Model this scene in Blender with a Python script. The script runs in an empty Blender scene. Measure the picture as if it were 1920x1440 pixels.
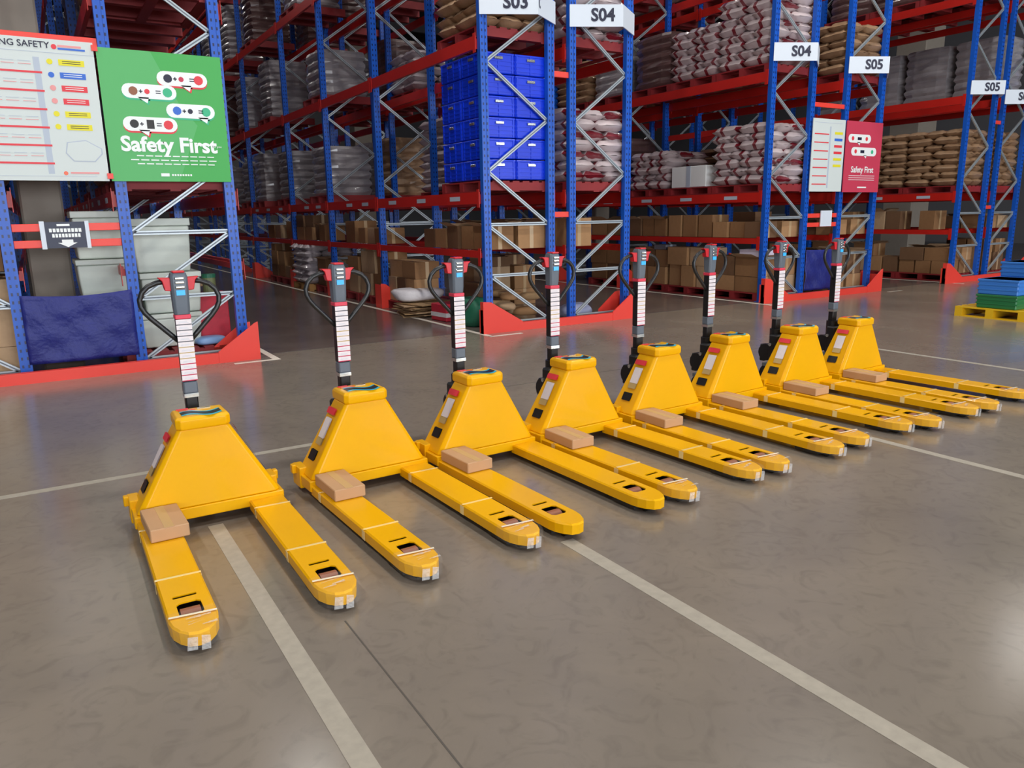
import bpy, bmesh, math, random
from mathutils import Matrix, Vector
R = random.Random(7)
S = bpy.context.scene
C = S.collection
PI = math.pi

# ---------------------------------------------------------------- camera, world, lights, exposure
F = 1425.2; CAM_H = 1.45
pitch, roll, yaw = 0.21838525, -0.01704039, 0.55310806
cy_, sy_, cp, sp, cr, sr = math.cos(yaw), math.sin(yaw), math.cos(pitch), math.sin(pitch), math.cos(roll), math.sin(roll)
fw = Vector((sy_*cp, cy_*cp, -sp)); rt = Vector((cy_, -sy_, 0)); up = rt.cross(fw)
r2 = rt*cr + up*sr; u2 = -rt*sr + up*cr
cam = bpy.data.cameras.new('camera'); cam.sensor_width = 36; cam.lens = F/1920*36; cam.clip_end = 300; cam.clip_start = .05
co = bpy.data.objects.new('camera', cam); C.objects.link(co)
M = Matrix.Identity(4)
for i in range(3):
    M[i][0] = r2[i]; M[i][1] = u2[i]; M[i][2] = -fw[i]
M[0][3], M[1][3], M[2][3] = 0, 0, CAM_H
co.matrix_world = M
S.camera = co
S.view_settings.view_transform = 'Standard'; S.view_settings.look = 'None'
S.view_settings.gamma = 1; S.view_settings.use_curve_mapping = False
S.view_settings.exposure = -0.1
w = bpy.data.worlds.new('world'); S.world = w; w.use_nodes = True
w.node_tree.nodes['Background'].inputs[0].default_value = (.75, .8, .9, 1)
w.node_tree.nodes['Background'].inputs[1].default_value = .15
def area(name, loc, sx, sy, power, rot=(0, 0, 0), col=(1, 1, 1)):
    l = bpy.data.lights.new(name, 'AREA'); l.shape = 'RECTANGLE'; l.size = sx; l.size_y = sy
    l.energy = power; l.color = col
    o = bpy.data.objects.new(name, l); C.objects.link(o); o.location = loc; o.rotation_euler = rot
    return o
# daylight through the loading doors behind the camera
DOORS = [(-7, 520), (-1, 520), (5, 520), (11, 520), (17, 520)]
for x, p in DOORS:
    area('door_daylight', (x, -13.7, 2.9), 4.2, 4.6, p, (PI/2, 0, 0), (.93, .96, 1))
# high bay lamps: positions used again for the fittings
BAYS = [(-4, -7), (3.3, -7), (10.5, -7), (18, -7), (-4, 1), (3.3, 1), (10.5, 1), (18, 1), (3.3, 6.5), (10, 6.5), (-4, 6.5), (20.5, 8.2),
        (3.3, 13), (3.3, 21), (3.3, 29), (8.6, 13), (8.6, 21), (14.2, 13), (14.2, 21), (-2.6, 14), (10.78, 41)]
for x, y in BAYS:
    p = 215 if y < 8 else 75
    area('high_bay_light', (x, y, 9.75), .5, .5, p, (0, 0, 0), (1, .96, .9))

# ---------------------------------------------------------------- materials
def srgb(r, g, b):
    f = lambda c: (c/255/12.92 if c/255 <= .04045 else ((c/255+.055)/1.055)**2.4)
    return (f(r), f(g), f(b), 1)
def mat(name, col, rough=.5, metal=0, coat=0, noise=0, nscale=8, bump=0, bscale=30, emit=None, alpha=1, trans=0):
    m = bpy.data.materials.new(name); m.use_nodes = True
    nt = m.node_tree; b = nt.nodes['Principled BSDF']
    c = srgb(*col)
    b.inputs['Base Color'].default_value = c; b.inputs['Roughness'].default_value = rough
    b.inputs['Metallic'].default_value = metal; b.inputs['Coat Weight'].default_value = coat
    b.inputs['Coat Roughness'].default_value = .08
    b.inputs['Alpha'].default_value = alpha; b.inputs['Transmission Weight'].default_value = trans
    tc = nt.nodes.new('ShaderNodeTexCoord')
    if noise:
        n = nt.nodes.new('ShaderNodeTexNoise'); n.inputs['Scale'].default_value = nscale; n.inputs['Detail'].default_value = 5
        nt.links.new(tc.outputs['Object'], n.inputs['Vector'])
        mx = nt.nodes.new('ShaderNodeMix'); mx.data_type = 'RGBA'
        mx.inputs[6].default_value = tuple(max(0, v*(1-noise)) for v in c[:3])+(1,)
        mx.inputs[7].default_value = tuple(min(1, v*(1+noise)) for v in c[:3])+(1,)
        nt.links.new(n.outputs['Fac'], mx.inputs[0]); nt.links.new(mx.outputs[2], b.inputs['Base Color'])
    if bump:
        n2 = nt.nodes.new('ShaderNodeTexNoise'); n2.inputs['Scale'].default_value = bscale; n2.inputs['Detail'].default_value = 4
        nt.links.new(tc.outputs['Object'], n2.inputs['Vector'])
        bp = nt.nodes.new('ShaderNodeBump'); bp.inputs['Strength'].default_value = bump; bp.inputs['Distance'].default_value = .02
        nt.links.new(n2.outputs['Fac'], bp.inputs['Height']); nt.links.new(bp.outputs[0], b.inputs['Normal'])
    if emit:
        b.inputs['Emission Color'].default_value = srgb(*emit[0]); b.inputs['Emission Strength'].default_value = emit[1]
    return m
YEL = mat('yellow_paint', (238, 176, 0), .34, coat=.12, noise=.04, nscale=3)
YEL.node_tree.nodes['Principled BSDF'].inputs['Specular IOR Level'].default_value = .25
BLK = mat('black_plastic', (22, 22, 24), .45)
DGRY = mat('dark_grey_plastic', (98, 108, 120), .4)
LOOP = mat('black_handle_rubber', (30, 32, 35), .35)
REDP = mat('red_button_plastic', (205, 25, 40), .35)
PINKB = mat('red_label_band', (222, 60, 85), .4)
LABW = mat('white_warning_label', (235, 228, 232), .4, noise=.06, nscale=60)
LABR = mat('red_label_edge', (190, 40, 80), .4)
LABK = mat('dark_label_edge', (70, 70, 80), .4)
LABY = mat('gold_label_edge', (190, 165, 110), .4)
CYAN = mat('cyan_emblem', (40, 185, 215), .3)
ORNG = mat('orange_emblem', (235, 90, 30), .3)
LCDB = mat('blue_display', (60, 165, 230), .2, emit=((60, 165, 230), .5))
SILV = mat('chrome', (200, 205, 205), .2, metal=.9)
POLY = mat('brown_polyurethane_roller', (150, 90, 62), .45)
TAPE = mat('clear_packing_tape', (250, 222, 150), .18, coat=.6)
CARD = [mat('cardboard_'+n, c, .8, noise=.12, nscale=6) for n, c in (('tan', (168, 128, 88)), ('brown', (142, 104, 68)), ('dark', (115, 84, 58)), ('pale', (186, 156, 122)))]
CTAPE = mat('carton_tape', (190, 160, 120), .3)
SMALLC = mat('cardboard_small_box', (190, 150, 112), .7, noise=.06)
BLUE = None
GALV = mat('galvanised_steel', (176, 186, 192), .35, metal=.35, noise=.1, nscale=12)
RBEAM = mat('red_beam_paint', (196, 36, 28), .36, noise=.12, nscale=2)
RKERB = mat('red_kerb_paint', (246, 72, 60), .4, noise=.05, nscale=3)
RPAL = mat('red_pallet_paint', (140, 36, 40), .6, noise=.25, nscale=5)
WPAL = mat('raw_wood_pallet', (170, 125, 70), .7, noise=.25, nscale=6)
SIGNW = mat('white_sign_board', (222, 232, 244), .45)
SIGNC = mat('white_poster', (216, 226, 225), .55)
GREEN = mat('green_poster', (72, 178, 88), .55)
GREEN2 = mat('light_green_poster_print', (92, 186, 110), .55)
PINK = mat('pink_poster', (205, 60, 88), .55)
WHITE = mat('white_print', (245, 250, 250), .4)
NAVY = mat('navy_print', (22, 32, 62), .4)
INK = mat('dark_ink', (30, 32, 60), .5)
PRED = mat('red_print', (232, 60, 72), .5)
PYEL = mat('yellow_print', (236, 226, 40), .5)
PBLU = mat('blue_print', (52, 110, 215), .5)
PGRN = mat('teal_print', (60, 190, 140), .5)
PGRY = mat('grey_print', (186, 198, 214), .5)
PLRED = mat('pale_red_print', (238, 160, 160), .5)
TARPB = mat('blue_tarpaulin', (28, 38, 122), .5, noise=.18, nscale=6, bump=.5, bscale=22)
TARPG = mat('green_tarpaulin', (36, 110, 84), .5, noise=.3, nscale=6)
CRATEB = mat('blue_crate_plastic', (0, 58, 225), .35, noise=.15, nscale=5)
CONC = mat('concrete_column', (150, 142, 132), .8, noise=.08)
WALLM = mat('wall_panel', (120, 120, 124), .8)
CEILM = mat('roof_sheet', (70, 70, 74), .8)
CREAM = mat('cream_plastic_bin', (205, 214, 205), .4, noise=.06, bump=.15, bscale=5)
LAMP = mat('lamp_glow', (255, 252, 245), .5, emit=((255, 252, 245), 14))
DOORM = mat('daylight_panel', (240, 245, 255), .5, emit=((235, 243, 255), 2.2))
BPAPER = mat('brown_paper', (172, 140, 100), .8, noise=.2, nscale=7)
WBAG = mat('white_plastic_bag', (222, 220, 226), .35, noise=.1, bump=.5, bscale=12)
PINKBAG = mat('red_printed_carton', (190, 40, 62), .5, noise=.3, nscale=14)
LINEW = mat('white_floor_paint', (168, 161, 148), .6, noise=.22, nscale=25)

def upright_mat():
    m = mat('blue_upright_paint', (20, 88, 196), .35, noise=.08, nscale=3)
    nt = m.node_tree; b = nt.nodes['Principled BSDF']
    tc = nt.nodes.new('ShaderNodeTexCoord'); sx = nt.nodes.new('ShaderNodeSeparateXYZ')
    nt.links.new(tc.outputs['Object'], sx.inputs[0])
    def mn(op, a, v=None, v2=None):
        n = nt.nodes.new('ShaderNodeMath'); n.operation = op
        nt.links.new(a, n.inputs[0])
        if v is not None: n.inputs[1].default_value = v
        return n.outputs[0]
    z = mn('GREATER_THAN', mn('FRACT', mn('MULTIPLY', sx.outputs[2], 13.3)), .62)
    x = mn('LESS_THAN', mn('ABSOLUTE', mn('SUBTRACT', mn('ABSOLUTE', sx.outputs[0]), .024)), .008)
    pr = nt.nodes.new('ShaderNodeMath'); pr.operation = 'MULTIPLY'; nt.links.new(z, pr.inputs[0]); nt.links.new(x, pr.inputs[1])
    mx = nt.nodes.new('ShaderNodeMix'); mx.data_type = 'RGBA'; mx.inputs[6].default_value = srgb(20, 90, 198); mx.inputs[7].default_value = srgb(8, 26, 80)
    nt.links.new(pr.outputs[0], mx.inputs[0]); nt.links.new(mx.outputs[2], b.inputs['Base Color'])
    return m
BLUE = upright_mat()

def sack_mat(name, base, band, seed=0):
    m = mat(name, base, .4, coat=.55, bump=.5, bscale=9); nt = m.node_tree; b = nt.nodes['Principled BSDF']
    tc = nt.nodes.new('ShaderNodeTexCoord'); wv = nt.nodes.new('ShaderNodeTexWave'); wv.wave_type = 'BANDS'; wv.bands_direction = 'Y'
    wv.inputs['Scale'].default_value = 1.1; wv.inputs['Distortion'].default_value = 2.2; wv.inputs['Phase Offset'].default_value = 2.0
    nt.links.new(tc.outputs['Object'], wv.inputs['Vector'])
    rmp = nt.nodes.new('ShaderNodeValToRGB'); rmp.color_ramp.elements[0].position = .86; rmp.color_ramp.elements[1].position = .90
    rmp.color_ramp.elements[0].color = srgb(*base); rmp.color_ramp.elements[1].color = srgb(*band)
    nt.links.new(wv.outputs['Fac'], rmp.inputs[0]); nt.links.new(rmp.outputs[0], b.inputs['Base Color'])
    return m
SACKR = sack_mat('white_sack_red_print', (206, 192, 194), (128, 26, 42))
SACKW = mat('white_sack', (198, 190, 196), .4, coat=.4, noise=.1, bump=.5, bscale=9)
SACKB = mat('brown_paper_sack', (166, 134, 104), .5, coat=.3, noise=.15, bump=.5, bscale=9)
WRAPG = mat('grey_film_wrap', (150, 146, 150), .3, coat=.5, noise=.25, nscale=4, bump=.8, bscale=5)
WRAPD = mat('dark_film_wrap', (92, 68, 66), .35, coat=.4, noise=.35, nscale=4, bump=.8, bscale=5)

def film_mat():
    m = bpy.data.materials.new('clear_stretch_film'); m.use_nodes = True; nt = m.node_tree
    b = nt.nodes['Principled BSDF']; b.inputs['Base Color'].default_value = (1, 1, 1, 1); b.inputs['Roughness'].default_value = .1
    b.inputs['Alpha'].default_value = .035; b.inputs['Specular IOR Level'].default_value = .9
    tc = nt.nodes.new('ShaderNodeTexCoord'); n = nt.nodes.new('ShaderNodeTexNoise'); n.inputs['Scale'].default_value = 30
    nt.links.new(tc.outputs['Object'], n.inputs['Vector'])
    bp = nt.nodes.new('ShaderNodeBump'); bp.inputs['Strength'].default_value = 1; bp.inputs['Distance'].default_value = .01
    nt.links.new(n.outputs['Fac'], bp.inputs['Height']); nt.links.new(bp.outputs[0], b.inputs['Normal'])
    return m
FILM = film_mat()
FILMW = mat('film_and_glints', (235, 235, 235), .2, coat=.5, alpha=.45, bump=.6, bscale=60)  # tape ends, and the painted glints on the film creases

def floor_mat():
    m = bpy.data.materials.new('polished_concrete'); m.use_nodes = True; nt = m.node_tree; b = nt.nodes['Principled BSDF']
    L = nt.links.new
    tc = nt.nodes.new('ShaderNodeTexCoord'); sx = nt.nodes.new('ShaderNodeSeparateXYZ'); L(tc.outputs['Object'], sx.inputs[0])
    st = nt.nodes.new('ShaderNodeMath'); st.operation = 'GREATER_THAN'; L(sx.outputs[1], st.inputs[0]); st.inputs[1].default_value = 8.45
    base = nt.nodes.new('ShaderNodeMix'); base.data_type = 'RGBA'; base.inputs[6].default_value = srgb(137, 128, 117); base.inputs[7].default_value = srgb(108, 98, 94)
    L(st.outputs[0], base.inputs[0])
    n = nt.nodes.new('ShaderNodeTexNoise'); n.inputs['Scale'].default_value = .9; n.inputs['Detail'].default_value = 8; n.inputs['Roughness'].default_value = .62; n.inputs['Distortion'].default_value = .8
    L(tc.outputs['Object'], n.inputs['Vector'])
    r = nt.nodes.new('ShaderNodeValToRGB'); r.color_ramp.elements[0].position = .3; r.color_ramp.elements[1].position = .7
    r.color_ramp.elements[0].color = (.78, .78, .8, 1); r.color_ramp.elements[1].color = (1.08, 1.06, 1.02, 1)
    L(n.outputs['Fac'], r.inputs[0])
    mu = nt.nodes.new('ShaderNodeMix'); mu.data_type = 'RGBA'; mu.blend_type = 'MULTIPLY'; mu.inputs[0].default_value = .8
    L(base.outputs[2], mu.inputs[6]); L(r.outputs[0], mu.inputs[7])
    n3 = nt.nodes.new('ShaderNodeTexNoise'); n3.inputs['Scale'].default_value = 7; n3.inputs['Detail'].default_value = 6; n3.inputs['Distortion'].default_value = 2.5
    L(tc.outputs['Object'], n3.inputs['Vector'])
    r3 = nt.nodes.new('ShaderNodeValToRGB'); r3.color_ramp.elements[0].position = .3; r3.color_ramp.elements[1].position = .5
    r3.color_ramp.elements[0].color = (.78, .78, .78, 1); r3.color_ramp.elements[1].color = (1, 1, 1, 1); L(n3.outputs['Fac'], r3.inputs[0])
    mu2 = nt.nodes.new('ShaderNodeMix'); mu2.data_type = 'RGBA'; mu2.blend_type = 'MULTIPLY'; mu2.inputs[0].default_value = .6
    L(mu.outputs[2], mu2.inputs[6]); L(r3.outputs[0], mu2.inputs[7]); L(mu2.outputs[2], b.inputs['Base Color'])
    rr = nt.nodes.new('ShaderNodeMapRange'); rr.inputs[3].default_value = .13; rr.inputs[4].default_value = .28; L(n.outputs['Fac'], rr.inputs[0]); L(rr.outputs[0], b.inputs['Roughness'])
    b.inputs['Specular IOR Level'].default_value = .5
    return m
FLOORM = floor_mat()

# ---------------------------------------------------------------- mesh helpers
class MB:
    def __init__(s): s.v = []; s.f = []; s.m = []; s.mats = []
    def mi(s, mt):
        if mt not in s.mats: s.mats.append(mt)
        return s.mats.index(mt)
    def add(s, vs, fs, mt):
        o = len(s.v); s.v += [tuple(p) for p in vs]; k = s.mi(mt)
        for f in fs: s.f.append([i+o for i in f]); s.m.append(k)
        return s
    def box(s, x0, x1, y0, y1, z0, z1, mt, ch=0):
        if ch:
            return s.loft([[(x0+c, y0+d), (x1-c, y0+d), (x1-d, y0+c), (x1-d, y1-c), (x1-c, y1-d), (x0+c, y1-d), (x0+d, y1-c), (x0+d, y0+c)] for c, d in ((ch, ch*.8), (ch, 0), (ch, 0), (ch, ch*.8))],
                          [z0, z0+ch, z1-ch, z1], mt)
        vs = [(x, y, z) for z in (z0, z1) for x, y in ((x0, y0), (x1, y0), (x1, y1), (x0, y1))]
        return s.add(vs, [(0, 3, 2, 1), (4, 5, 6, 7), (0, 1, 5, 4), (1, 2, 6, 5), (2, 3, 7, 6), (3, 0, 4, 7)], mt)
    def loft(s, loops, zs, mt, cap=(1, 1)):
        n = len(loops[0]); vs = [(p[0], p[1], z) for l, z in zip(loops, zs) for p in l]; fs = []
        for k in range(len(loops)-1):
            for i in range(n):
                j = (i+1) % n; fs.append((k*n+i, k*n+j, (k+1)*n+j, (k+1)*n+i))
        if cap[0]: fs.append(tuple(range(n-1, -1, -1)))
        if cap[1]: fs.append(tuple(range((len(loops)-1)*n, len(loops)*n)))
        return s.add(vs, fs, mt)
    def cyl(s, p0, p1, r, mt, n=14, r1=None):
        p0 = Vector(p0); p1 = Vector(p1); d = (p1-p0).normalized(); a = d.orthogonal().normalized(); b = d.cross(a); r1 = r if r1 is None else r1
        vs = [p0+(a*math.cos(2*PI*i/n)+b*math.sin(2*PI*i/n))*r for i in range(n)]+[p1+(a*math.cos(2*PI*i/n)+b*math.sin(2*PI*i/n))*r1 for i in range(n)]
        fs = [(i, (i+1) % n, n+(i+1) % n, n+i) for i in range(n)]+[tuple(range(n-1, -1, -1)), tuple(range(n, 2*n))]
        return s.add(vs, fs, mt)
    def tube(s, pts, r, mt, n=8):
        pts = [Vector(p) for p in pts]; vs = []; fs = []
        for k, p in enumerate(pts):
            d = (pts[min(k+1, len(pts)-1)]-pts[max(k-1, 0)]).normalized()
            a = d.cross(Vector((0, 1, 0))); a = a.normalized() if a.length > .1 else Vector((1, 0, 0)); b = d.cross(a)
            vs += [p+(a*math.cos(2*PI*i/n)+b*math.sin(2*PI*i/n))*r for i in range(n)]
        for k in range(len(pts)-1):
            for i in range(n): fs.append((k*n+i, k*n+(i+1) % n, (k+1)*n+(i+1) % n, (k+1)*n+i))
        fs += [tuple(range(n-1, -1, -1)), tuple(range((len(pts)-1)*n, len(pts)*n))]
        return s.add(vs, fs, mt)
    def mesh(s, name, smooth=False):
        me = bpy.data.meshes.new(name); me.from_pydata(s.v, [], s.f)
        for m in s.mats: me.materials.append(m)
        me.polygons.foreach_set('material_index', s.m)
        if smooth: me.polygons.foreach_set('use_smooth', [True]*len(s.f))
        bm = bmesh.new(); bm.from_mesh(me); bmesh.ops.recalc_face_normals(bm, faces=bm.faces[:]); bm.to_mesh(me); bm.free()
        me.update(); return me
def ob(name, me, parent=None, loc=(0, 0, 0), rot=(0, 0, 0), scale=None):
    o = bpy.data.objects.new(name, me); C.objects.link(o); o.location = loc; o.rotation_euler = rot
    if scale: o.scale = scale
    if parent: o.parent = parent
    return o
def build(mb, name, parent=None, loc=(0, 0, 0), rot=(0, 0, 0), smooth=False):
    return ob(name, mb.mesh(name, smooth), parent, loc, rot)
def tag(o, label=None, cat=None, group=None, kind=None):
    if label: o['label'] = label
    if cat: o['category'] = cat
    if group: o['group'] = group
    if kind: o['kind'] = kind
    return o
def thing(name, label, cat, loc=(0, 0, 0), rotz=0, group=None):
    o = ob(name, None, None, loc, (0, 0, rotz)); o.empty_display_size = .1
    return tag(o, label, cat, group)
def copy_tree(o, parent=None):
    c = o.copy(); C.objects.link(c); c.parent = parent
    for ch in list(o.children): copy_tree(ch, c)
    return c
def bevel(o, w, seg=2):
    m = o.modifiers.new('bevel', 'BEVEL'); m.width = w; m.segments = seg; m.limit_method = 'ANGLE'; m.angle_limit = .5
    for p in o.data.polygons: p.use_smooth = True
    m.harden_normals = True
    return o
def text_mesh(txt, size, mt, extrude=.001, bold=.0, align='CENTER', shear=0):
    cu = bpy.data.curves.new('lettering', 'FONT'); cu.body = txt; cu.size = size; cu.extrude = extrude; cu.align_x = align; cu.align_y = 'CENTER'
    cu.offset = bold; cu.shear = shear; cu.resolution_u = 3
    t = bpy.data.objects.new('t', cu); C.objects.link(t)
    bpy.context.view_layer.update()
    dg = bpy.context.evaluated_depsgraph_get(); me = bpy.data.meshes.new_from_object(t.evaluated_get(dg))
    bpy.data.objects.remove(t); me.materials.clear(); me.materials.append(mt); return me

# ---------------------------------------------------------------- room
def struct(mb, name, smooth=False):
    return tag(build(mb, name, smooth=smooth), kind='structure')
X0, X1, Y0, Y1, ZC = -14, 34, -14, 46, 11.5
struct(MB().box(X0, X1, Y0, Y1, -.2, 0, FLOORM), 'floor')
struct(MB().box(X0, X1, Y0, Y1, ZC, ZC+.2, CEILM), 'ceiling')
struct(MB().box(X0-.2, X0, Y0, Y1, 0, ZC, WALLM), 'wall_left')
struct(MB().box(X1, X1+.2, Y0, Y1, 0, ZC, WALLM), 'wall_right')
struct(MB().box(X0, X1, Y1, Y1+.2, 0, ZC, WALLM), 'wall_back')
struct(MB().box(X0, X1, Y0-.2, Y0, 0, ZC, WALLM), 'wall_front')
for i, (x, p) in enumerate(DOORS):
    d = struct(MB().box(x-2.2, x+2.2, Y0+.01, Y0+.06, .5, 5.3, DOORM), 'door_%d' % (i+1))
# roof beams
for i, y in enumerate(range(-10, 46, 7)):
    struct(MB().box(X0, X1, y-.1, y+.1, ZC-.6, ZC, WALLM), 'trim_%d' % (i+1))

def floor_line(x0, x1, y0, y1, lab, mt=LINEW, z=.0015):
    o = build(MB().box(x0, x1, y0, y1, 0, z, mt), 'floor_marking'); o['kind'] = 'structure'; o['label'] = lab
    return o
floor_line(1.86, 1.93, -6, 2.62, 'worn white line running from the third truck to the right foreground')
floor_line(.55, .62, -6, 3.72, 'worn white line from between the forks of the leftmost truck to the bottom edge')
floor_line(-9, 1.6, 4.75, 4.81, 'white line across the floor behind the leftmost truck')
floor_line(4.43, 4.49, -4, 2.82, 'white line on the floor right of the sixth truck')
floor_line(7.45, 7.51, 1, 4.8, 'faint white line at the right beyond the farthest truck')
floor_line(4.62, 4.69, 8.0, 30, 'white line along the foot of the S03 rack')
floor_line(4.62, 5.1, 7.97, 8.03, 'white line in front of the red corner guard of the S03 rack')
floor_line(2.02, 2.09, 8.1, 30, 'white line along the aisle side of the green poster rack')
floor_line(1.62, 2.09, 8.04, 8.1, 'short white line before the left red kerb')
floor_line(9.74, 9.81, 8.0, 22, 'white line along the foot of the second S04 rack')
floor_line(12.9, 13.3, 8.0, 8.06, 'short white line right of the middle red kerb')
floor_line(15.3, 15.36, 8.0, 22, 'white line along the foot of the far right rack')
JOINT = mat('dark_floor_joint', (84, 78, 72), .6)
floor_line(.80, .806, -6, 2.5, 'dark sawn floor joint near the leftmost truck', JOINT, .0008)
floor_line(-12, 30, 8.44, 8.455, 'sawn floor joint along the rack ends', JOINT, .0008)
floor_line(3.2, 9, 5.5, 5.506, 'faint sawn joint behind the row of trucks', JOINT, .0008)

LINE2 = mat('white_floor_paint_lightened', (222, 216, 204), .6, noise=.15, nscale=20)  # floor paint lightened in colour to make up for the dim aisles
for o in list(bpy.data.objects):
    if o.name.startswith('floor_marking') and ('aisle side' in o['label'] or 'foot of' in o['label'] or 'in front of' in o['label'] or 'before the left' in o['label']): o.data.materials[0] = LINE2
# columns
for i, (x, y, h) in enumerate([(.14, 9.5, .19), (11.4, 29.4, .35), (22.5, 13.7, .45), (11.4, 14.5, .2)]):
    struct(MB().box(x-h, x+h, y-h, y+h, 0, ZC-.6, CONC, .02), 'trim_%d' % (20+i))

# high bay fittings
hb = MB(); hb.cyl((0, 0, 0), (0, 0, .16), .2, mat('lamp_housing', (60, 62, 66), .4), 20, .1)
hb_me = hb.mesh('housing'); gl_me = MB().cyl((0, 0, -.03), (0, 0, 0), .19, LAMP, 20).mesh('diffuser'); rod_me = MB().cyl((0, 0, .16), (0, 0, 1.6), .012, GALV, 6).mesh('rod')
for k, (x, y) in enumerate(BAYS):
    ny_ = sorted({q[1] for q in BAYS}).index(y); nx_ = sorted(q[0] for q in BAYS if q[1] == y).index(x); WO = ['first', 'second', 'third', 'fourth', 'fifth', 'sixth', 'seventh', 'eighth', 'ninth', 'tenth', 'eleventh', 'twelfth']
    t = thing('high_bay_lamp', 'round high bay lamp, %s from the left in the %s lamp row' % (WO[nx_], WO[ny_]), 'lamp', (x, y, 9.85), 0, 'high bay lamps')
    ob('housing', hb_me, t); ob('diffuser', gl_me, t); ob('rod', rod_me, t)

# ---------------------------------------------------------------- pallet truck
def fork_mesh(sgn):
    bm = bmesh.new(); wd = .0825
    def outline(ins, z):
        pts = [(-wd+ins, 1.17), (-wd+ins, .10), (-wd*.93+ins, .06), (-wd*.72+ins, .018), (-wd*.4, -.015+ins), (0, -.025+ins), (wd*.4, -.015+ins), (wd*.72-ins, .018), (wd*.93-ins, .06), (wd-ins, .10), (wd-ins, 1.17)]
        return [bm.verts.new((x, y, z)) for x, y in pts]
    t = outline(.007, .086); a = outline(0, .079); b = outline(.002, .034)
    def loopedges(vs): return [bm.edges.get((vs[i], vs[(i+1) % len(vs)])) or bm.edges.new((vs[i], vs[(i+1) % len(vs)])) for i in range(len(vs))]
    def hole(cx, cy, hw, hh, ch):
        pts = [(cx-hw+ch, cy-hh), (cx+hw-ch, cy-hh), (cx+hw, cy-hh+ch), (cx+hw, cy+hh-ch), (cx+hw-ch, cy+hh), (cx-hw+ch, cy+hh), (cx-hw, cy+hh-ch), (cx-hw, cy-hh+ch)]
        return [bm.verts.new((x, y, .086)) for x, y in pts]
    h1 = hole(0, .17, .042, .056, .014); h2 = hole(-.004, .278, .042, .011, .004)
    es = loopedges(t)+loopedges(h1)+loopedges(h2)
    bmesh.ops.triangle_fill(bm, use_beauty=True, use_dissolve=False, edges=es, normal=(0, 0, 1))
    for u, v in ((t, a), (a, b)):
        for i in range(len(u)):
            j = (i+1) % len(u); bm.faces.new((u[i], u[j], v[j], v[i]))
    for h in (h1, h2):
        lo = [bm.verts.new((v.co.x, v.co.y, .080)) for v in h]
        for i in range(len(h)):
            j = (i+1) % len(h); bm.faces.new((h[i], h[j], lo[j], lo[i]))
    bmesh.ops.recalc_face_normals(bm, faces=bm.faces[:])
    me = bpy.data.meshes.new('fork'); bm.to_mesh(me); bm.free(); me.materials.append(YEL); return me
FORK = fork_mesh(1)
def film_mesh():
    m = MB(); loops = []; n = 10
    ys = [-.03, -.022, .0, .03, .07, .12, .15]; ws = [.03, .045, .066, .08, .087, .088, .087]
    for y, wv in zip(ys, ws):
        jt = lambda: R.uniform(-.002, .003)
        loops.append([(-wv+jt(), y+jt(), .03), (-wv-.003+jt(), y, .075), (-wv+.006, y, .091+jt()), (-wv*.3, y+jt(), .0895+jt()), (wv*.3, y+jt(), .0895+jt()), (wv-.006, y, .091+jt()), (wv+.003+jt(), y, .075), (wv+jt(), y+jt(), .03)])
    vs = [p for l in loops for p in l]; fs = []
    for k in range(len(loops)-1):
        for i in range(7): fs.append((k*8+i, k*8+i+1, (k+1)*8+i+1, (k+1)*8+i))
    fs.append(tuple(range(8)))
    m.add(vs, fs, FILM); return m.mesh('stretch_film', True)
FILMME = film_mesh()
def strap_mesh():
    m = MB(); m.box(-.084, .084, -.007, .007, .0865, .0875, TAPE); m.box(-.0845, -.083, -.012, .022, .036, .08, TAPE); m.box(.083, .0845, -.012, .022, .036, .08, TAPE)
    return m.mesh('tape_strip')
STRAP = strap_mesh()
CREASE = MB().box(-.08, .08, -.006, .004, .091, .0925, mat('white_film_crease', (250, 240, 215), .2, coat=.5)).mesh('film_fold')

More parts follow.
